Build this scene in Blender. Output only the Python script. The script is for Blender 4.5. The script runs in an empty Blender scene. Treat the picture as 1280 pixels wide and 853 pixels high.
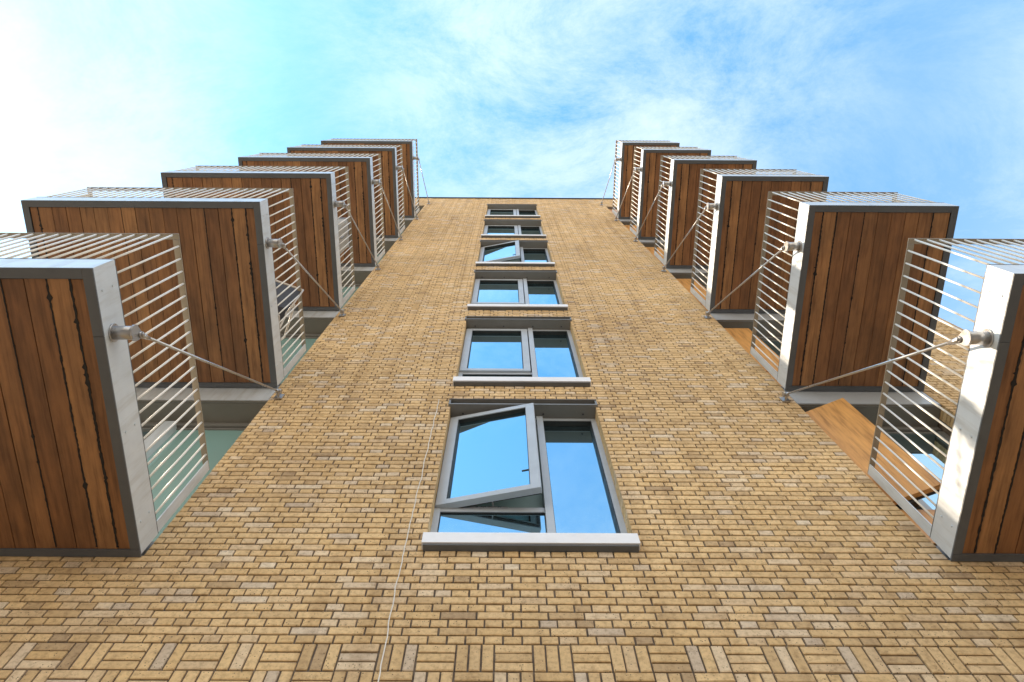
import bpy, bmesh, math, random
from mathutils import Vector, Matrix
rnd = random.Random(11)
S = bpy.context.scene
COL = S.collection
R = math.radians
H = 3.3                      # storey height
GZ = -1.6                    # ground level (camera lens is the origin height)

# ------------------------------------------------------------------ materials
def mat(name):
    m = bpy.data.materials.new(name); m.use_nodes = True
    nt = m.node_tree; b = nt.nodes['Principled BSDF']
    return m, nt, b
def N(nt, t, **kw):
    n = nt.nodes.new(t)
    for k, v in kw.items(): setattr(n, k, v)
    return n
def ramp(nt, stops, mode='LINEAR'):
    r = N(nt, 'ShaderNodeValToRGB'); cr = r.color_ramp; cr.interpolation = mode
    while len(cr.elements) > 1: cr.elements.remove(cr.elements[-1])
    cr.elements[0].position = stops[0][0]; cr.elements[0].color = (*stops[0][1], 1)
    for p, c in stops[1:]:
        e = cr.elements.new(p); e.color = (*c, 1)
    return r
def objcoord(nt, scale=(1,1,1)):
    t = N(nt, 'ShaderNodeTexCoord'); mp = N(nt, 'ShaderNodeMapping')
    mp.inputs['Scale'].default_value = scale
    nt.links.new(t.outputs['Object'], mp.inputs['Vector']); return mp.outputs['Vector']
def noise(nt, vec, scale, detail=4, rough=.5):
    n = N(nt, 'ShaderNodeTexNoise'); n.inputs['Scale'].default_value = scale
    n.inputs['Detail'].default_value = detail; n.inputs['Roughness'].default_value = rough
    nt.links.new(vec, n.inputs['Vector']); return n.outputs['Fac']
def mix(nt, fac, a, b, blend='MIX'):
    m = N(nt, 'ShaderNodeMix', data_type='RGBA', blend_type=blend)
    for s, v in ((m.inputs[0], fac), (m.inputs[6], a), (m.inputs[7], b)):
        if isinstance(v, (int, float)): s.default_value = v
        elif isinstance(v, tuple): s.default_value = (*v, 1)
        else: nt.links.new(v, s)
    return m.outputs[2]
def bump(nt, b, h, strength, dist):
    n = N(nt, 'ShaderNodeBump'); n.inputs['Strength'].default_value = strength
    n.inputs['Distance'].default_value = dist
    nt.links.new(h, n.inputs['Height']); nt.links.new(n.outputs['Normal'], b.inputs['Normal'])

def brick_mat():
    m, nt, b = mat('buff_brick')
    g = N(nt, 'ShaderNodeNewGeometry')
    r = ramp(nt, [(0, (.46,.325,.20)), (.05, (.59,.41,.225)), (.25, (.70,.49,.26)), (.45, (.77,.55,.305)), (.60, (.67,.46,.235)),
                  (.76, (.75,.545,.32)), (.86, (.65,.475,.295)), (.92, (.79,.62,.43)), (.97, (.58,.46,.35)), (1, (.81,.67,.50))])
    nt.links.new(g.outputs['Random Per Island'], r.inputs['Fac'])
    v = objcoord(nt)
    n1 = noise(nt, v, 26, 6, .65)
    r1 = ramp(nt, [(.28, (.62,.58,.54)), (.5, (.97,.97,.97)), (.78, (1.16,1.15,1.10))]); nt.links.new(n1, r1.inputs['Fac'])
    c = mix(nt, 1.0, r.outputs['Color'], r1.outputs['Color'], 'MULTIPLY')
    # broad tonal drift of the batches of brick
    n2 = noise(nt, v, .45, 3, .5)
    r2 = ramp(nt, [(.32, (.86,.84,.82)), (.65, (1.06,1.05,1.02))]); nt.links.new(n2, r2.inputs['Fac'])
    c = mix(nt, 1.0, c, r2.outputs['Color'], 'MULTIPLY')
    # weather streaks running down the face
    n6 = noise(nt, objcoord(nt, (5.5, 5.5, .22)), 1.0, 6, .6)
    r6 = ramp(nt, [(.34, (.80,.77,.74)), (.50, (1,1,1)), (.72, (1.05,1.05,1.04))]); nt.links.new(n6, r6.inputs['Fac'])
    c = mix(nt, .8, c, r6.outputs['Color'], 'MULTIPLY')
    # small burnt specks, a different cut on every brick
    vo = N(nt, 'ShaderNodeTexVoronoi'); vo.inputs['Scale'].default_value = 42
    nt.links.new(v, vo.inputs['Vector'])
    r3 = ramp(nt, [(.10, (1,1,1)), (.20, (0,0,0))]); nt.links.new(vo.outputs['Distance'], r3.inputs['Fac'])
    n3 = noise(nt, v, 5, 2); r4 = ramp(nt, [(.46, (0,0,0)), (.56, (1,1,1))]); nt.links.new(n3, r4.inputs['Fac'])
    f = mix(nt, 1.0, r3.outputs['Color'], r4.outputs['Color'], 'MULTIPLY')
    c = mix(nt, f, c, (.06,.045,.035))
    nt.links.new(c, b.inputs['Base Color']); b.inputs['Roughness'].default_value = .9
    b.inputs['Specular IOR Level'].default_value = .25
    n4 = noise(nt, v, 120, 4, .7); n5 = noise(nt, v, 30, 3)
    ad = N(nt, 'ShaderNodeMath', operation='ADD'); nt.links.new(n4, ad.inputs[0]); nt.links.new(n5, ad.inputs[1])
    bump(nt, b, ad.outputs[0], .8, .006)
    return m
def mortar_mat():
    m, nt, b = mat('mortar'); v = objcoord(nt)
    r = ramp(nt, [(.3, (.085,.066,.052)), (.7, (.20,.155,.115))]); nt.links.new(noise(nt, v, 14, 5), r.inputs['Fac'])
    nt.links.new(r.outputs['Color'], b.inputs['Base Color']); b.inputs['Roughness'].default_value = 1
    bump(nt, b, noise(nt, v, 150, 3), .6, .004); return m
def side_brick_mat():
    m, nt, b = mat('side_brick')
    t = N(nt, 'ShaderNodeTexCoord'); sp = N(nt, 'ShaderNodeSeparateXYZ'); cb = N(nt, 'ShaderNodeCombineXYZ')
    nt.links.new(t.outputs['Object'], sp.inputs[0]); ad = N(nt, 'ShaderNodeMath', operation='ADD')
    nt.links.new(sp.outputs[0], ad.inputs[0]); nt.links.new(sp.outputs[1], ad.inputs[1])
    nt.links.new(ad.outputs[0], cb.inputs[0]); nt.links.new(sp.outputs[2], cb.inputs[1])
    br = N(nt, 'ShaderNodeTexBrick'); br.inputs['Scale'].default_value = 1
    br.inputs['Brick Width'].default_value = .23; br.inputs['Row Height'].default_value = .075
    br.inputs['Mortar Size'].default_value = .005
    br.inputs['Color1'].default_value = (.50,.34,.16,1); br.inputs['Color2'].default_value = (.60,.44,.24,1)
    br.inputs['Mortar'].default_value = (.14,.12,.10,1)
    nt.links.new(cb.outputs[0], br.inputs['Vector']); nt.links.new(br.outputs['Color'], b.inputs['Base Color'])
    b.inputs['Roughness'].default_value = .9; return m
def paint_mat(name, col, rough=.42, var=.12, metal=0.0, coat=0.0, bmp=.12, streak=False):
    m, nt, b = mat(name); v = objcoord(nt)
    n1 = noise(nt, v, 3.2, 5, .6); k = 1 - var
    r = ramp(nt, [(.3, tuple(c*k for c in col)), (.7, tuple(min(1, c*(1+var*.4)) for c in col))]); nt.links.new(n1, r.inputs['Fac'])
    c = r.outputs['Color']
    if streak:
        r7 = ramp(nt, [(.35, (.80,.77,.73)), (.52, (1,1,1))]); nt.links.new(noise(nt, objcoord(nt, (9, 9, .9)), 1.4, 6, .65), r7.inputs['Fac'])
        c = mix(nt, .75, c, r7.outputs['Color'], 'MULTIPLY')
    nt.links.new(c, b.inputs['Base Color'])
    rr = ramp(nt, [(.3, (rough*.8,)*3), (.75, (min(1, rough*1.35),)*3)]); nt.links.new(noise(nt, v, 11, 5, .7), rr.inputs['Fac'])
    nt.links.new(rr.outputs['Color'], b.inputs['Roughness']); b.inputs['Metallic'].default_value = metal
    b.inputs['Coat Weight'].default_value = coat
    if bmp: bump(nt, b, noise(nt, v, 60, 3), bmp, .002)
    return m
def wood_mat(name, stops, scale=(14, .9, 14), rough=.55, dirty=True):
    m, nt, b = mat(name)
    g = N(nt, 'ShaderNodeNewGeometry'); r = ramp(nt, stops); nt.links.new(g.outputs['Random Per Island'], r.inputs['Fac'])
    t = N(nt, 'ShaderNodeTexCoord'); mp = N(nt, 'ShaderNodeMapping'); mp.inputs['Scale'].default_value = scale
    # shift the grain from board to board
    ml = N(nt, 'ShaderNodeVectorMath', operation='SCALE'); ml.inputs['Scale'].default_value = 37
    cx = N(nt, 'ShaderNodeCombineXYZ'); nt.links.new(g.outputs['Random Per Island'], cx.inputs[0]); nt.links.new(g.outputs['Random Per Island'], cx.inputs[1])
    nt.links.new(cx.outputs[0], ml.inputs[0])
    nt.links.new(t.outputs['Object'], mp.inputs['Vector'])
    av = N(nt, 'ShaderNodeVectorMath', operation='ADD'); nt.links.new(mp.outputs[0], av.inputs[0]); nt.links.new(ml.outputs[0], av.inputs[1])
    n1 = noise(nt, av.outputs[0], 2.6, 8, .62)
    r1 = ramp(nt, [(.28, (.55,.50,.48)), (.5, (1,1,1)), (.75, (1.28,1.28,1.25))]); nt.links.new(n1, r1.inputs['Fac'])
    c = mix(nt, 1.0, r.outputs['Color'], r1.outputs['Color'], 'MULTIPLY')
    if dirty:
        n2 = noise(nt, objcoord(nt, (1.6, .8, 1)), 2.2, 5, .6); r2 = ramp(nt, [(.3, (.60,.60,.64)), (.62, (1.06,1.05,1.04))]); nt.links.new(n2, r2.inputs['Fac'])
        c = mix(nt, 1.0, c, r2.outputs['Color'], 'MULTIPLY')
    nt.links.new(c, b.inputs['Base Color']); b.inputs['Roughness'].default_value = rough
    bump(nt, b, n1, .25, .003)
    return m
def glass_mat(name, dark, mirror=.55, tint=(.80,.93,1.0), seed=0.0):
    """solar-control glazing: a coated, strongly reflecting sheet over a dim room"""
    m, nt, b = mat(name)
    b.inputs['Base Color'].default_value = (*dark, 1); b.inputs['Roughness'].default_value = .35
    gl = N(nt, 'ShaderNodeBsdfGlossy'); gl.inputs['Roughness'].default_value = .012; gl.inputs['Color'].default_value = (*tint, 1)
    lw = N(nt, 'ShaderNodeFresnel'); lw.inputs['IOR'].default_value = 1.55
    ma = N(nt, 'ShaderNodeMath', operation='MULTIPLY_ADD'); ma.inputs[1].default_value = 1.0; ma.inputs[2].default_value = mirror; ma.use_clamp = True
    nt.links.new(lw.outputs[0], ma.inputs[0])
    v = objcoord(nt); bp = N(nt, 'ShaderNodeBump'); bp.inputs['Strength'].default_value = .04; bp.inputs['Distance'].default_value = .02
    nt.links.new(noise(nt, v, 1.3, 1), bp.inputs['Height']); nt.links.new(bp.outputs[0], gl.inputs['Normal'])
    ms = N(nt, 'ShaderNodeMixShader'); nt.links.new(ma.outputs[0], ms.inputs[0]); nt.links.new(b.outputs[0], ms.inputs[1]); nt.links.new(gl.outputs[0], ms.inputs[2])
    nt.links.new(ms.outputs[0], nt.nodes['Material Output'].inputs['Surface'])
    return m
M = dict(
    brick=brick_mat(), mortar=mortar_mat(), side=side_brick_mat(),
    frame=paint_mat('grey_aluminium_frame', (.45,.485,.53), .36),
    fascia=paint_mat('silver_grey_fascia', (.64,.69,.74), .36, .10, .2, 0, .12, True),
    flange=paint_mat('grey_soffit_flange', (.118,.128,.142), .5, .15),
    dark=paint_mat('dark_grey_metal', (.055,.055,.06), .5),
    hood=paint_mat('bronze_grey_metal', (.20,.192,.18), .42, .15),
    panel=paint_mat('taupe_panel', (.20,.185,.16), .5, .14),
    sill=paint_mat('pale_grey_sill', (.84,.83,.85), .5, .10),
    rail=paint_mat('pale_railing_paint', (.80,.78,.74), .34, .08),
    steel=paint_mat('stainless_steel', (.50,.49,.49), .30, .06, .85, 0, 0),
    toprail=paint_mat('taupe_top_rail', (.34,.29,.22), .45, .1),
    soffit=wood_mat('hardwood_boards', [(0, (.17,.072,.028)), (.22, (.34,.158,.060)), (.45, (.215,.092,.036)), (.7, (.43,.215,.086)), (.85, (.27,.122,.048)), (1, (.38,.180,.070))]),
    oak=wood_mat('oak_veneer', [(0, (.60,.30,.095)), (1, (.64,.33,.11))], (10,10,.8), .4, False),
    tar=paint_mat('black_joint_stain', (.012,.010,.009), .7),
    seam=paint_mat('rubber_gasket', (.02,.02,.02), .6),
    glass=glass_mat('coated_window_glass', (.018,.03,.035), .66, (.60,.88,1.0)),
    teal=glass_mat('green_tinted_glass', (.25,.43,.41), .10, (.85,1,1)),
    bluegl=glass_mat('blue_door_glass', (.02,.035,.045), .66, (.66,.90,1.0)),
    deck=paint_mat('deck_paving', (.35,.33,.30), .8),
    cable=paint_mat('white_cable', (.74,.70,.64), .5),
    navy=paint_mat('navy_fabric', (.05,.055,.07), .9, .2),
    tube=paint_mat('pale_tube', (.6,.55,.5), .3),
    plastic=paint_mat('cream_plastic', (.36,.34,.31), .5, .12),
    plastic2=paint_mat('blue_grey_plastic', (.30,.34,.42), .5, .12),
    ground=paint_mat('pale_paving', (.40,.34,.27), .9, .25),
)

# ------------------------------------------------------------------ helpers
class MB:
    def __init__(s): s.v = []; s.f = []; s.mi = []
    def poly(s, pts, faces, mi=0):
        b = len(s.v); s.v += [tuple(p) for p in pts]
        s.f += [tuple(b+i for i in f) for f in faces]; s.mi += [mi]*len(faces)
    def box(s, x0, x1, y0, y1, z0, z1, mi=0):
        s.poly([(x0,y0,z0),(x1,y0,z0),(x1,y1,z0),(x0,y1,z0),(x0,y0,z1),(x1,y0,z1),(x1,y1,z1),(x0,y1,z1)],
               [(0,3,2,1),(4,5,6,7),(0,1,5,4),(1,2,6,5),(2,3,7,6),(3,0,4,7)], mi); return s
    def tube(s, a, b, r, n=10, r2=None, mi=0):
        a = Vector(a); b = Vector(b); d = (b-a).normalized(); r2 = r if r2 is None else r2
        u = d.orthogonal().normalized(); w = d.cross(u)
        p = [a+(u*math.cos(t)+w*math.sin(t))*r for t in [2*math.pi*i/n for i in range(n)]]
        q = [b+(u*math.cos(t)+w*math.sin(t))*r2 for t in [2*math.pi*i/n for i in range(n)]]
        s.poly(p+q, [(i,(i+1)%n,n+(i+1)%n,n+i) for i in range(n)]+[tuple(reversed(range(n))), tuple(range(n,2*n))], mi); return s
    def build(s, name, mats, parent=None, bevel=0, smooth=False):
        me = bpy.data.meshes.new(name); me.from_pydata(s.v, [], s.f)
        for m in (mats if isinstance(mats, (list, tuple)) else [mats]): me.materials.append(m)
        me.polygons.foreach_set('material_index', s.mi)
        me.update()
        if bevel:
            bm = bmesh.new(); bm.from_mesh(me)
            bmesh.ops.recalc_face_normals(bm, faces=bm.faces)
            bmesh.ops.bevel(bm, geom=list(bm.edges), offset=bevel, segments=2, affect='EDGES', profile=.7, clamp_overlap=True)
            bm.to_mesh(me); bm.free()
        else:
            bm = bmesh.new(); bm.from_mesh(me); bmesh.ops.recalc_face_normals(bm, faces=bm.faces); bm.to_mesh(me); bm.free()
        if smooth:
            for p in me.polygons: p.use_smooth = len(p.vertices) == 4
        o = bpy.data.objects.new(name, me); COL.objects.link(o); o.parent = parent
        return o
def empty(name, loc, label, cat, group=None, parent=None):
    o = bpy.data.objects.new(name, None); COL.objects.link(o); o.location = loc; o.parent = parent
    o.empty_display_size = .2
    if label: o['label'] = label
    if cat: o['category'] = cat
    if group: o['group'] = group
    return o
def tag(o, label, cat, group=None):
    o['label'] = label; o['category'] = cat
    if group: o['group'] = group
    return o
def copy_tree(o, parent=None):
    c = o.copy(); COL.objects.link(c); c.parent = parent
    for ch in [x for x in bpy.data.objects if x.parent == o]: copy_tree(ch, c)
    return c

# ------------------------------------------------------------------ the building
X0, X1 = -7.0, 6.75
ZT = 25.655
LO = (-5.13, -2.595); RO = (3.215, 4.80)           # recesses behind the balconies
WX = (-.585, .985)                                  # central windows
C0 = 3.68                                           # top of the basketweave band
Z_REC0, Z_REC1 = C0+12*.075, C0+268*.075
openings = [(LO[0], LO[1], Z_REC0, Z_REC1), (RO[0], RO[1], Z_REC0, Z_REC1)]
for k in range(6): openings.append((WX[0], WX[1], C0+13*.075+k*H, C0+51*.075+k*H))

bld = empty('apartment_building', (0, 0, GZ), 'tall buff brick apartment building seen from its foot, one column of six windows', 'building')
def bpart(mb, name, mats, parent=None, **kw):
    """building parts are written in scene coordinates, the empty sits on the ground"""
    par = parent or bld
    if par is bld:
        o = mb.build(name, mats, bld, **kw); o.matrix_parent_inverse = Matrix.Translation((0,0,-GZ)); return o
    o = mb.build(name, mats, par, **kw); return o

def solid(z0, z1):
    """solid x intervals of a course, with flags telling which ends are jambs"""
    iv = [(X0, X1, False, False)]
    for a, b, c, d in openings:
        if z0 >= c-.01 and z1 <= d+.01:
            out = []
            for p, q, fl, fr in iv:
                if b <= p or a >= q: out.append((p, q, fl, fr)); continue
                if a > p: out.append((p, a, fl, True))
                if b < q: out.append((b, q, True, fr))
            iv = out
    return iv
wall = MB()
def brick(x0, x1, z0, z1, dl=False, dr=False):
    j = rnd.uniform(-.0012, .0012)
    y = rnd.gauss(0, .0013); t = rnd.gauss(0, .0008)
    a, b, c, d = x0+rnd.uniform(-.001,.0016), x1+rnd.uniform(-.0016,.001), z0+rnd.uniform(-.0008,.0014), z1+rnd.uniform(-.0014,.0008)
    if dl: a = x0
    if dr: b = x1
    e = .0042; D = .17 if (dl or dr) else .035
    cj = [rnd.uniform(0, .0040) for _ in range(8)]
    f = [(a+e+cj[0], y+t, c+e+cj[1]), (b-e-cj[2], y-t, c+e+cj[3]), (b-e-cj[4], y-t, d-e-cj[5]), (a+e+cj[6], y+t, d-e-cj[7])]
    m = [(a, y+.0035, c), (b, y+.0035, c), (b, y+.0035, d), (a, y+.0035, d)]
    k = [(a, D, c), (b, D, c), (b, D, d), (a, D, d)]
    wall.poly(f+m+k, [(0,1,2,3),(0,4,5,1),(1,5,6,2),(2,6,7,3),(3,7,4,0),(4,8,9,5),(5,9,10,6),(6,10,11,7),(7,11,8,4)])
BW = .23; G = .0115
def course(z0, idx):
    z1 = z0+.075
    header = idx % 2 == 0
    step = BW/2 if header else BW
    phase = (.0 if header else BW/4) + rnd.uniform(-.004,.004)
    for p, q, fl, fr in solid(z0, z1):
        # at each jamb the odd courses start with a closer
        n0 = math.floor((p-phase)/step)
        cuts = [p]
        x = phase+n0*step
        while x < q-.03:
            x += step
            xx = x+rnd.uniform(-.0025,.0025)
            if xx-cuts[-1] > .045 and q-xx > .045: cuts.append(xx)
        cuts.append(q)
        for i in range(len(cuts)-1):
            a, b = cuts[i], cuts[i+1]
            first, last = i == 0, i == len(cuts)-2
            brick(a if (first and fl) else a+G/2, b if (last and fr) else b-G/2, z0+G/2, z1-G/2, first and fl, last and fr)
i = 0; z = C0
while z < ZT-.05:
    course(z, i); z += .075; i += 1
# three bands of basketweave, then the bond goes on down to the ground
for row in range(3):
    z0 = C0-.225*(row+1)
    n0 = math.floor((X0-.178)/BW)
    for n in range(n0, int((X1-.178)/BW)+1):
        xa = max(.178+n*BW, X0); xb = min(.178+(n+1)*BW, X1)
        if xb-xa < .05: continue
        if (n+row) % 2 == 0:
            w = (xb-xa)/3
            for t in range(3): brick(xa+t*w+G/2, xa+(t+1)*w-G/2, z0+G/2, z0+.225-G/2)
        else:
            for t in range(3): brick(xa+G/2, xb-G/2, z0+t*.075+G/2, z0+(t+1)*.075-G/2)
z = C0-.675; i = 1
while z-.075 > GZ-.05:
    z -= .075; course(z, i); i += 1
# mortar bed, cut round every opening, as blocks that butt
g = .008
xs = sorted({X0, X1, LO[0]-g, LO[1]+g, RO[0]-g, RO[1]+g, WX[0]-g, WX[1]+g})
zs = sorted({GZ-.1, ZT} | {o[2]-g for o in openings} | {o[3]+g for o in openings})
for a, b in zip(xs, xs[1:]):
    cm = (a+b)/2; z0 = zs[0]
    for c, d in zip(zs, zs[1:]):
        zm = (c+d)/2
        if any(o[0] < cm < o[1] and o[2]-g <= zm <= o[3]+g for o in openings):
            if c > z0: wall.box(a, b, .013, .30, z0, c, 1)
            z0 = d
    if zs[-1] > z0: wall.box(a, b, .013, .30, z0, zs[-1], 1)
w = bpart(wall, 'wall', [M['brick'], M['mortar']])
body = MB(); body.box(X0, X0+.3, .302, 12, GZ-.1, ZT); body.box(X1-.3, X1, .302, 12, GZ-.1, ZT); body.box(X0+.3, X1-.3, 11.7, 12, GZ-.1, ZT)
bpart(body, 'side_wall', M['side'])
core = MB(); core.box(X0+.31, X1-.31, .62, .70, GZ, ZT-.3)
bpart(core, 'inner_wall', M['dark'])
rf = MB(); rf.box(X0+.31, X1-.31, .31, 11.69, ZT-.3, ZT-.1); bpart(rf, 'roof', M['dark'])
cp = MB(); cp.box(X0-.03, X1+.03, -.035, .36, ZT, ZT+.05); cp.box(X0-.03, X1+.03, -.035, -.028, ZT-.055, ZT); bpart(cp, 'coping', M['dark'], bevel=.003)

# ------------------------------------------------------------------ central windows
def window(k, open_deg):
    dz = k*H
    w = empty('window', (0, 0, 0), None, None, None, bld)
    w.location = (0, 0, dz-GZ)
    a, b = WX; zb, zt = 4.70, 7.352
    # outer frame at the back of the reveal
    f = MB()
    y0, y1 = .135, .235
    f.box(a-.004, a+.052, y0, y1, zb, zt); f.box(b-.052, b+.004, y0, y1, zb, zt)
    f.box(a+.052, b-.052, y0, y1, zt-.055, zt); f.box(a+.052, b-.052, y0, y1, zb, 4.80)
    f.box(a+.052, .345, y0+.004, y1, 5.43, 5.50)
    f.build('frame', M['frame'], w, bevel=.003)
    mu = MB(); mu.box(.345, .412, y0-.028, y1-.002, 4.801, zt-.002); mu.build('mullion', M['frame'], w, bevel=.003)
    # opening sash, hinged on its left stile
    ang = R(open_deg)
    piv = Vector((a+.010, y0-.004, 0))
    wd = .905; sz0, sz1 = 5.478, 7.295
    s = MB()
    st = .088
    s.box(0, st, -.022, .038, sz0, sz1); s.box(wd-st, wd, -.022, .038, sz0, sz1)
    s.box(st, wd-st, -.022, .038, sz0, sz0+st-.012); s.box(st, wd-st, -.022, .038, sz1-st+.01, sz1)
    so = s.build('sash', M['frame'], w, bevel=.003)
    gk = MB(); gk.box(.012, wd-.012, .038, .052, sz0+.012, sz0+.035); gk.box(.012, wd-.012, .038, .052, sz1-.035, sz1-.012)
    gk.box(wd-.035, wd-.012, .038, .052, sz0+.035, sz1-.035); gk.box(.012, .03, .038, .052, sz0+.035, sz1-.035)
    go = gk.build('gasket', M['seam'], w)
    p = MB(); p.box(st-.002, wd-st+.002, .026, .036, sz0+st-.014, sz1-st+.012)
    po = p.build('pane', M['glass'], w)
    for o in (so, go, po):
        o.location = piv; o.rotation_euler = (0, 0, -ang)
    def ring(x0, x1, z0, z1, ya, yb, th=.007):
        r = MB(); r.box(x0, x0+th, ya, yb, z0, z1); r.box(x1-th, x1, ya, yb, z0, z1)
        r.box(x0+th, x1-th, ya, yb, z0, z0+th); r.box(x0+th, x1-th, ya, yb, z1-th, z1); return r
    ring(a+.0522, .3448, 4.8002, 5.4298, y0+.012, .157).build('gasket', M['seam'], w)
    ring(.4122, b-.0522, 4.8002, zt-.0552, y0+.008, .199).build('gasket', M['seam'], w)
    o = ring(st+.0002, wd-st-.0002, sz0+st-.0118, sz1-st+.0098, -.012, .0255).build('gasket', M['seam'], w); o.location = piv; o.rotation_euler = (0, 0, -ang)
    # fixed panes
    q = MB(); q.box(a+.052, .345, .158, .168, 4.80, 5.43); q.build('pane', M['glass'], w)
    q = MB(); q.box(.412, b-.052, .200, .210, 4.80, zt-.055); q.build('pane', M['glass'], w)
    if open_deg:
        q = MB(); q.box(a+.052, .345, .262, .27, 5.50, zt-.055); q.build('blind', M['teal_plain'], w)
        h = MB(); h.tube((a+.5, .155, 5.515), (a+.48, .04, 5.485), .007, 8); h.box(a+.3, a+.62, .128, .1345, 5.485, 5.497); h.build('stay', M['steel'], w)
        lt = MB(); lt.box(wd-st-.075, wd-st-.003, .018, .0254, 5.90, 5.907); lo = lt.build('handle', M['flange'], w)
        lo.location = piv; lo.rotation_euler = (0, 0, -ang)
    # sill, with a drip edge below
    s = MB()
    s.poly([(-.602,-.062,4.668),(1.0,-.062,4.668),(1.0,.134,4.668),(-.602,.134,4.668),(-.602,-.062,4.80),(1.0,-.062,4.80),(1.0,.134,4.82),(-.602,.134,4.82)],
           [(0,3,2,1),(4,5,6,7),(0,1,5,4),(1,2,6,5),(2,3,7,6),(3,0,4,7)])
    so = s.build('sill', M['sill'], w, bevel=.003)
    d = MB(); d.box(-.59, .988, -.05, .01, 4.650, 4.667); d.build('drip', M['flange'], so)
    # head: pressed metal channel that shows its open side, and the soffit of the reveal
    h = MB()
    h.box(-.605, 1.005, -.026, .134, 7.352, 7.362)
    h.box(-.605, 1.005, -.026, -.018, 7.3625, 7.377)
    h.box(-.605, 1.005, -.030, .05, 7.488, 7.497)
    h.box(-.605, 1.005, .022, .03, 7.363, 7.487)
    h.box(-.605, -.585, -.022, .02, 7.378, 7.487); h.box(.985, 1.005, -.022, .02, 7.378, 7.487)
    h.build('lintel_hood', M['hood'], w)
    if k < 3:
        for x in (-.45, -.02, .42, .85):
            t = MB(); t.tube((x, .085, 7.346), (x, .085, 7.3518), .011, 8); t.build('fixing_screw', M['dark'], w)
    return w
tp = paint_mat('pale_green_blind', (.42,.55,.52), .5, .05); M['teal_plain'] = tp
for k, o in enumerate((11.5, 0, 0, 11, 0, 0)): window(k, o)

# ------------------------------------------------------------------ recesses with glazed doors and spandrels
def recess(k, side):
    a, b = LO if side < 0 else RO
    w = empty('glazed_door', (0, 0, k*H-GZ), None, None, None, bld)
    top = 7.47 if k < 5 else 7.25
    s = MB()
    if k < 5:
        s.box(a+.004, b-.004, .004, .05, 7.50, 7.93)
        s.box(a+.004, b-.004, .052, .09, 7.50, 7.80)
        s.build('spandrel', M['fascia'] if side < 0 else M['frame'], w, bevel=.003)
    s = MB(); s.box(a+.004, b-.004, .03, .30, top, top+.02); s.box(a+.004, b-.004, .005, .02, top-.002, top+.012)
    s.build('head_panel', M['panel'], w)
    f = MB()
    f.box(a+.004, b-.004, .26, .30, top-.08, top-.002)
    f.box(a+.004, b-.004, .285, .33, top-.12, top-.09)
    f.box(a+.004, a+.07, .262, .34, 4.84, top-.121); f.box(b-.07, b-.004, .262, .34, 4.84, top-.121)
    f.box(a+.07, b-.07, .262, .34, 4.84, 4.92)
    f.build('frame', M['hood'], w, bevel=.002)
    th = MB(); th.box(a+.004, b-.004, .054, .25, 4.60, 4.835); th.build('threshold', M['hood'], w)
    if side < 0:
        m = MB(); m.box(-3.70, -3.58, .20, .34, 4.921, top-.10); m.build('mullion', M['fascia'], w, bevel=.003)
        q = MB(); q.box(-3.579, b-.071, .30, .31, 4.921, top-.121); q.build('pane', M['teal'], w)
        q = MB(); q.box(a+.071, -3.701, .32, .33, 4.921, top-.121); q.build('pane', M['bluegl'], w)
    else:
        q = MB(); q.box(3.75, b-.071, .30, .31, 4.921, top-.121); q.build('pane', M['bluegl'], w)
        m = MB(); m.box(3.68, 3.749, .24, .34, 4.921, top-.121); m.build('mullion', M['frame'], w, bevel=.003)
        # timber faced lower panel and vent leaf
        lp = MB(); lp.box(a+.012, 3.679, .09, .13, 4.921, 5.42); lp.build('timber_panel', M['oak'], w, bevel=.002)
        v = MB(); v.box(0, .43, -.022, .022, 5.45, 7.33)
        vo = v.build('timber_vent', M['oak'], w, bevel=.002)
        vo.location = (a+.03, .06 if k == 0 else .11, 0); vo.rotation_euler = (0, 0, R(-24 if k == 0 else 0))
        if k == 0:
            vo['label'] = 'timber vent leaf standing open'
            e = MB(); e.box(0, .43, .023, .05, 5.45, 5.50); e.box(.1, .2, .023, .08, 5.41, 5.449)
            eo = e.build('vent_edge', M['seam'], w); eo.location = vo.location; eo.rotation_euler = vo.rotation_euler
    return w
for k in range(6):
    recess(k, -1); recess(k, 1)

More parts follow.
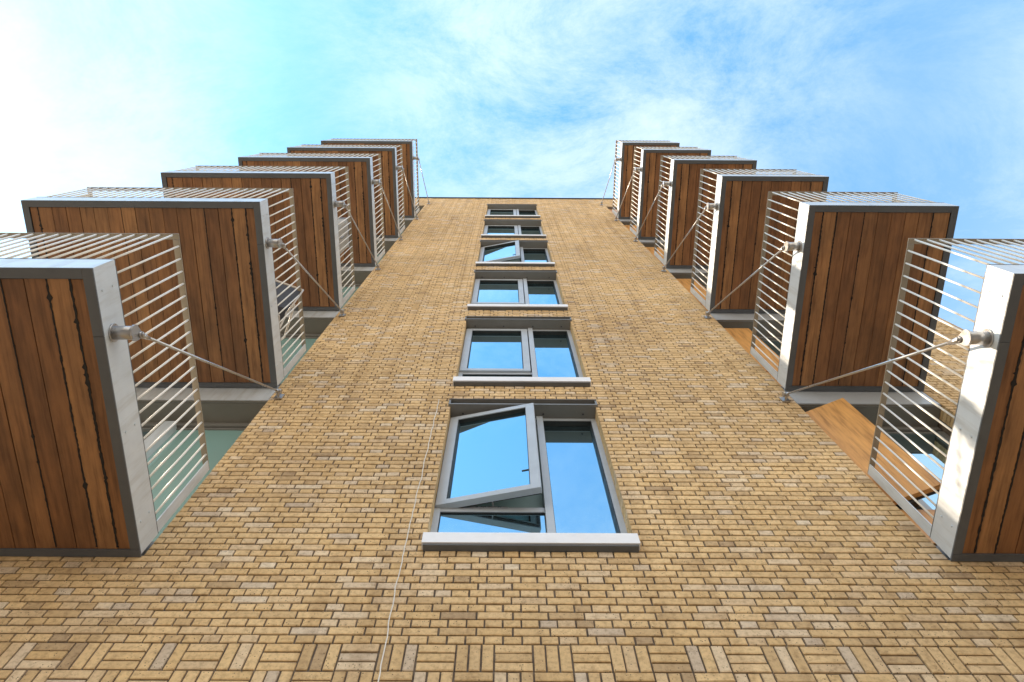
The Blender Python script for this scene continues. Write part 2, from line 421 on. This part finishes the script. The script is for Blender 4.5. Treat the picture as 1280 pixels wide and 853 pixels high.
# ------------------------------------------------------------------ balconies
ZB = 4.55; PR = 2.112; FT = .275
def make_balcony(side, width, label, group):
    """local origin: underside of the deck at the wall, on the edge nearest the windows; s points away from them"""
    xi = -2.60 if side < 0 else 3.212
    root = empty('balcony', (xi, 0, ZB), label, 'balcony', group)
    s = side
    def bx(mb, u0, u1, y0, y1, z0, z1, mi=0):
        a, b = sorted((s*u0, s*u1)); mb.box(a, b, y0, y1, z0, z1, mi)
    yo = -PR
    # perimeter: web plates
    f = MB()
    bx(f, 0, .012, yo, -.02, .012, FT); bx(f, width-.012, width, yo, -.02, .012, FT)
    bx(f, .012, width-.012, yo, yo+.012, .012, FT)
    f.build('fascia', M['fascia'], root, bevel=.002)
    for yb in (-.25, -.95, -1.95):
        for zb_ in (.07, .20):
            q = MB(); q.tube((-s*.0005, yb, zb_), (-s*.006, yb, zb_), .0085, 6); q.build('bolt', M['fascia'], root)
    # bottom flanges
    f = MB()
    FL = .070
    bx(f, 0, FL, yo, -1.66, 0, .0118); bx(f, 0, FL, -1.657, -.062, 0, .0118)
    bx(f, width-FL, width, yo, -1.66, 0, .0118); bx(f, width-FL, width, -1.657, -.062, 0, .0118)
    bx(f, FL+.001, width-FL-.001, yo, yo+.070, 0, .0118)
    bx(f, 0, width, -.060, -.004, -.002, .0118)
    bx(f, FL, width-FL, -.062, -.059, -.006, .03)
    f.build('soffit_frame', M['flange'], root, bevel=.0015)
    # boards
    bd = MB(); st = MB(); n = 0
    u = FL+.002; first = True
    ys, ye = yo+.072, -.064
    pitch = .1465; joints = []
    wds = [.092]
    while u < width-FL-.012:
        wd = min(wds[0] if first else pitch, width-FL-.002-u)
        if width-FL-u-wd < .05: wd = width-FL-.002-u
        first = False
        dz = rnd.uniform(-.0012, .0012); gap = rnd.choice((.004, .005, .007))
        bx(bd, u, u+wd-gap, ys+rnd.uniform(0,.004), ye, .010+dz, .030+dz)
        joints.append(u+wd-gap/2); u += wd
    so = bd.build('soffit', M['soffit'], root, bevel=.0012)
    bk = MB(); bx(bk, .014, width-.014, yo+.014, -.03, .034, .05); bk.build('underlay', M['tar'], so)
    # dark resin bled from some joints, ragged edges
    rs = random.Random(int(width*100)+s)
    js = [j for j in range(len(joints)-1)]
    heavy = {0: .011, 1: .009, len(joints)-2: .009, 3: .006}
    for j in js:
        if j not in heavy and rs.random() < .75: continue
        hw = heavy.get(j, .003); y = ys; L = []; Rr = []
        while y < ye:
            burst = 1.0
            if rs.random() < .03: burst = 2.2
            L.append((s*(joints[j]-hw*rs.uniform(.35,1.05)*burst), y)); Rr.append((s*(joints[j]+hw*rs.uniform(.35,1.05)*burst), y)); y += rs.uniform(.008, .03)
        pts = [(a, b, .0066) for a, b in L]+[(a, b, .0066) for a, b in Rr]+[(a, b, .0115) for a, b in L]+[(a, b, .0115) for a, b in Rr]
        m = len(L)
        fc = []
        for q in range(m-1):
            fc += [(q, q+1, m+q+1, m+q), (q, q+1, 2*m+q+1, 2*m+q), (m+q, m+q+1, 3*m+q+1, 3*m+q)]
        st = MB(); st.poly(pts, fc); st.build('joint_resin', M['tar'], so)
    dk = MB(); bx(dk, .014, width-.014, yo+.014, -.01, .20, .262); dk.build('deck', M['deck'], root)
    # railings: base bar, top bar, vertical bars
    zr0, zr1 = FT, FT+1.02
    bar = MB(); bar.tube((0,0,0), (0,0,zr1-zr0-.020), .0080, 8)
    proto = None
    def railing(pts, horizontal):
        nonlocal proto
        (u0, y0), (u1, y1) = pts
        r = MB()
        if horizontal:
            bx(r, u0, u1, y0-.006, y0+.040, zr1-.010, zr1)
        else:
            o = 1 if u0 < width/2 else -1
            bx(r, u0-.008*o, u0+.044*o, y0, y1, zr1-.010, zr1)
        rl = r.build('railing', M['toprail'], root, bevel=.0015)
        c = MB()
        if horizontal: bx(c, u0, u1, y0-.008, y0+.024, zr0+.001, zr0+.010)
        else: bx(c, u0-.010*o, u0+.024*o, y0, y1, zr0+.001, zr0+.010)
        c.build('base_bar', M['flange'], rl, bevel=.001)
        L = (u1-u0) if horizontal else (y1-y0)
        nb = int(L/.1+.3)
        for t in range(nb):
            q = (t+.5)*L/nb
            if proto is None: ob = bar.build('baluster', M['rail'], rl, smooth=True); proto = ob
            else:
                ob = proto.copy(); COL.objects.link(ob); ob.parent = rl
            ob.location = (s*(u0+q), y0+.006, zr0+.010) if horizontal else (s*(u0+.004*(1 if u0 < width/2 else -1)), y0+q, zr0+.010)
        return rl
    railing([(.001, yo+.006), (width-.001, yo+.006)], True)
    r1 = railing([(.010, yo+.048), (.010, -.02)], False)
    railing([(width-.010, yo+.048), (width-.010, -.02)], False)
    for uu in (.002, width-.012):
        p = MB(); bx(p, uu, uu+.010, -.115, -.022, zr0+.011, zr1-.012); p.build('wall_post', M['fascia'], root, bevel=.001)
    # tie rod: boss on the fascia, bar and clevis up to the wall
    by, bz = -1.65, .118
    b = MB(); b.tube((0,by,bz), (-s*.012,by,bz), .062, 28); b.tube((-s*.012,by,bz), (-s*.135,by,bz), .046, 28)
    tr = b.build('tie_rod', M['steel'], root, smooth=False)
    for p_ in tr.data.polygons: p_.use_smooth = len(p_.vertices) == 4
    lug = MB()
    # lug plate: disc with a tongue toward the rod
    A = Vector((-s*.150, by, bz)); E = Vector((-s*.105, -.075, 3.02)); d = (E-A).normalized()
    dyz = Vector((0, d.y, d.z)).normalized(); pr = Vector((0, -dyz.z, dyz.y))
    ring = []
    for i_ in range(24):
        t = 2*math.pi*i_/24; v = dyz*math.cos(t)*.055+pr*math.sin(t)*.055
        if math.cos(t) > .6: v += dyz*.032*(math.cos(t)-.6)/.4
        ring.append(v)
    n_ = len(ring)
    lug.poly([Vector((-s*.136, by, bz))+v for v in ring]+[Vector((-s*.150, by, bz))+v for v in ring],
             [tuple(range(n_)), tuple(range(n_, 2*n_))]+[(i_, (i_+1)%n_, n_+(i_+1)%n_, n_+i_) for i_ in range(n_)])
    lug.build('lug_plate', M['steel'], tr, bevel=0)
    rod = MB(); B = A+dyz*.055
    rod.tube(B+Vector((-s*.016,0,0)), B+Vector((s*.0,0,0)), .020, 14)
    rod.tube(B+Vector((-s*.030,0,0)), B+Vector((-s*.016,0,0)), .012, 6)
    rod.tube(B+d*.0, B+d*.14, .026, 10, .011); rod.tube(B+d*.14, E-d*.10, .0105, 12); rod.tube(E-d*.10, E-d*.0, .011, 10, .024)
    rod.build('rod', M['steel'], tr, smooth=True)
    an = MB(); an.tube(E+Vector((-.03,0,0)), E+Vector((.03,0,0)), .030, 16)
    an.box(E.x-.014, E.x+.014, E.y, -.012, E.z-.028, E.z+.028); an.box(E.x-.045, E.x+.045, -.018, -.006, E.z-.06, E.z+.06)
    an.build('wall_bracket', M['steel'], tr, bevel=.002)
    return root

ordn = ['lowest and nearest', 'second lowest', 'third lowest', 'third from the top', 'second from the top', 'topmost and farthest']
for side, width, nm, grp in ((-1, 2.52, 'left', 'wide timber-soffited balconies left of the windows'), (1, 1.587, 'right', 'narrow timber-soffited balconies right of the windows')):
    kindw = 'wide' if side < 0 else 'narrow'
    ext = {(-1,0): 'cut off by the left edge', (1,0): 'cut off at right',
           (-1,1): 'a folding chair showing through its railing', (-1,2): 'a tall cream box behind its bars'}
    first = None
    for k in range(6):
        lab = f'{ordn[k]} {kindw} balcony of the {nm} column'
        if (side, k) in ext: lab += ', ' + ext[(side, k)]
        if first is None: o = first = make_balcony(side, width, lab, grp)
        else: o = copy_tree(first)
        o.location.z = ZB+k*H; o['label'] = lab

# ------------------------------------------------------------------ things on the balconies
def chair(loc):
    t = empty('folding_chair', loc, 'folding chair with dark navy fabric on the second lowest left balcony', 'chair')
    s = MB(); s.box(-.22, .22, -.2, .2, .44, .455); s.build('seat', M['navy'], t, bevel=.004)
    b = MB(); b.poly([(-.22,.17,.50),(.22,.17,.50),(.22,.27,1.0),(-.22,.27,1.0),(-.22,.185,.50),(.22,.185,.50),(.22,.285,1.0),(-.22,.285,1.0)],
                     [(0,3,2,1),(4,5,6,7),(0,1,5,4),(1,2,6,5),(2,3,7,6),(3,0,4,7)]); b.build('backrest', M['navy'], t)
    for x in (-.235, .235):
        f = MB(); f.tube((x,-.24,0), (x,.15,.46), .011, 8); f.tube((x,.15,.46), (x,.285,1.04), .011, 8); f.build('leg', M['tube'], t, smooth=True)
        f = MB(); f.tube((x*1.06,.26,0), (x*1.06,-.2,.44), .011, 8); f.tube((x*1.06,-.2,.44), (x*1.06,-.22,.66), .011, 8); f.tube((x*1.06,-.22,.66), (x*1.06,.2,.68), .012, 8); f.build('armrest', M['tube'], t, smooth=True)
    f = MB(); f.tube((-.235,.285,1.04), (.235,.285,1.04), .011, 8); f.build('top_rail', M['tube'], t, smooth=True)
    return t
c = chair((-2.93, -.62, ZB+H+.265)); c.rotation_euler = (0, 0, R(200)); c.scale = (1.05,)*3
def locker(loc):
    t = empty('storage_locker', loc, 'tall cream plastic locker on the third lowest left balcony', 'locker')
    b = MB(); b.box(-.15, .15, -.24, .24, .04, 1.22); b.build('body', M['plastic'], t, bevel=.02)
    d = MB(); d.box(.1505, .162, -.22, -.004, .08, 1.18); d.build('door', M['plastic'], t, bevel=.004)
    d = MB(); d.box(.1505, .162, .004, .22, .08, 1.18); d.build('door', M['plastic'], t, bevel=.004)
    l = MB(); l.box(-.165, .17, -.255, .255, 1.221, 1.26); l.build('lid', M['plastic2'], t, bevel=.008)
    h = MB(); h.box(.163, .175, -.04, -.02, .55, .75); h.build('handle', M['plastic2'], t)
    f = MB(); f.box(-.13, .13, -.22, .22, 0, .039); f.build('base', M['plastic2'], t)
    return t
locker((-2.86, -.98, ZB+2*H+.265))

# ------------------------------------------------------------------ loose cable down the wall
cu = bpy.data.curves.new('cable', 'CURVE'); cu.dimensions = '3D'; cu.bevel_depth = .0042; cu.bevel_resolution = 2
sp = cu.splines.new('POLY'); zs_ = []; z = 7.50
while z > GZ+.3: zs_.append(z); z -= .06
sp.points.add(len(zs_)-1); rc = random.Random(5); dx = 0
for i_, z in enumerate(zs_):
    dx = dx*.6+rc.uniform(-.0045, .0045)
    base = -.722 if z > 4.2 else -.722+(4.2-z)*.022
    sp.points[i_].co = (base+dx, -.012-rc.uniform(0,.004), z, 1)
co = bpy.data.objects.new('cable', cu); COL.objects.link(co); me = None
dg = bpy.context.evaluated_depsgraph_get(); me = bpy.data.meshes.new_from_object(co.evaluated_get(dg)); bpy.data.objects.remove(co)
me.materials.clear(); me.materials.append(M['cable'])
co = bpy.data.objects.new('cable', me); COL.objects.link(co); tag(co, 'thin kinked white cable running down the brickwork left of the lowest window', 'cable')

# ------------------------------------------------------------------ ground
gm = MB(); gm.poly([(-600,-600,GZ),(600,-600,GZ),(600,600,GZ),(-600,600,GZ)], [(0,1,2,3)])
go = gm.build('ground', M['ground']); go['kind'] = 'structure'
M['asphalt'] = paint_mat('asphalt', (.055,.053,.05), .9, .2); M['slab'] = paint_mat('pavement_slab', (.16,.15,.135), .9, .2)
rd = MB(); rd.poly([(-200,-17,GZ+.004),(200,-17,GZ+.004),(200,-5.2,GZ+.004),(-200,-5.2,GZ+.004)], [(0,1,2,3)]); ro = rd.build('road', M['asphalt']); ro['kind'] = 'structure'
pv = MB(); pv.box(-200, 200, -5.19, -.001, GZ-.05, GZ+.12); po_ = pv.build('pavement', M['slab']); po_['kind'] = 'structure'

# ------------------------------------------------------------------ light
SUN_E, SUN_A = 35.0, 1.9          # elevation; degrees the sun stands behind the plane of the wall, seen to the left
sd = Vector((-math.cos(R(SUN_E))*math.cos(R(SUN_A)), math.cos(R(SUN_E))*math.sin(R(SUN_A)), math.sin(R(SUN_E))))
sl = bpy.data.lights.new('sun', 'SUN'); sl.energy = 2.0; sl.angle = R(.5); sl.color = (1, .80, .58)
so = bpy.data.objects.new('sun', sl); COL.objects.link(so); so.rotation_euler = (-sd).to_track_quat('-Z', 'Y').to_euler(); so.location = (-20, 0, 30)
wd = bpy.data.worlds.new('World'); S.world = wd; wd.use_nodes = True; nt = wd.node_tree
bg = nt.nodes['Background']; sky = N(nt, 'ShaderNodeTexSky', sky_type='NISHITA'); sky.sun_disc = False
sky.sun_elevation = R(SUN_E); sky.sun_rotation = math.atan2(sd.x, sd.y); sky.air_density = 1.0; sky.dust_density = .6; sky.ozone_density = 0.0
tc = N(nt, 'ShaderNodeTexCoord'); mp = N(nt, 'ShaderNodeMapping'); mp.inputs['Location'].default_value = (.35, .2, 0); mp.inputs['Scale'].default_value = (1.0, 1.6, 1)
nt.links.new(tc.outputs['Generated'], mp.inputs['Vector'])
n1 = noise(nt, mp.outputs[0], 3.6, 15, .74); n1.node.inputs['Distortion'].default_value = .35; n2 = noise(nt, mp.outputs[0], .9, 2, .5)
mm = N(nt, 'ShaderNodeMath', operation='MULTIPLY'); nt.links.new(n1, mm.inputs[0]); nt.links.new(n2, mm.inputs[1])
cr = ramp(nt, [(.19, (0,0,0)), (.30, (.35,.35,.35)), (.46, (.66,.66,.66))]); nt.links.new(mm.outputs[0], cr.inputs['Fac'])
# the thin cloud is one veil overhead, thickest a little right of the roof
dp = N(nt, 'ShaderNodeVectorMath', operation='DOT_PRODUCT'); nt.links.new(tc.outputs['Generated'], dp.inputs[0])
dp.inputs[1].default_value = Vector((.11, -.06, 1)).normalized()
vr = ramp(nt, [(.86, (.8,.8,.8)), (.93, (.28,.28,.28)), (.965, (.7,.7,.7)), (.99, (1,1,1))]); nt.links.new(dp.outputs['Value'], vr.inputs['Fac'])
veil = mix(nt, 1.0, cr.outputs['Color'], vr.outputs['Color'], 'MULTIPLY')
tint = mix(nt, 1.0, sky.outputs['Color'], (.61, 1.02, 1.10), 'MULTIPLY')
cl = mix(nt, veil, tint, (3.0, 3.15, 3.25))
# pale warm haze added low, out of view, to neutralise wall light; blue overhead
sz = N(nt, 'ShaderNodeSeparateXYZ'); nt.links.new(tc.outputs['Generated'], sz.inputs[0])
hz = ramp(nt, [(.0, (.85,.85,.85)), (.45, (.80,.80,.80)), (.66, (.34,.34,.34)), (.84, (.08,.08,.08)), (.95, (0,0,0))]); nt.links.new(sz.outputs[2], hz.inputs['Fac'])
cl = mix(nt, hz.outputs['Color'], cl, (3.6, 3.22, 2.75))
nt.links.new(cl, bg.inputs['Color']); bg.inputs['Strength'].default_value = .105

# ------------------------------------------------------------------ camera
p, yw, rl = R(72.1383), R(-.3351), R(.0206)
F = Vector((0, math.cos(p), math.sin(p))); Rt = Vector((1,0,0)); U = Rt.cross(F)
Mz = Matrix.Rotation(yw, 3, 'Z'); F, Rt, U = Mz @ F, Mz @ Rt, Mz @ U
c, s_ = math.cos(rl), math.sin(rl); Rt, U = c*Rt+s_*U, -s_*Rt+c*U
cam = bpy.data.cameras.new('camera'); cam.sensor_width = 36; cam.lens = 920.39/1280*36; cam.shift_x = 7.18/1280
cam.clip_start = .05; cam.clip_end = 2000
co = bpy.data.objects.new('camera', cam); COL.objects.link(co)
co.matrix_world = Matrix.LocRotScale(Vector((0, -3.1129, 0)), Matrix((Rt, U, -F)).transposed(), None)
S.camera = co
S.view_settings.view_transform = 'Standard'; S.view_settings.look = 'None'
S.view_settings.exposure = 2.25; S.view_settings.gamma = 1; S.view_settings.use_curve_mapping = False
S.render.engine = 'CYCLES'
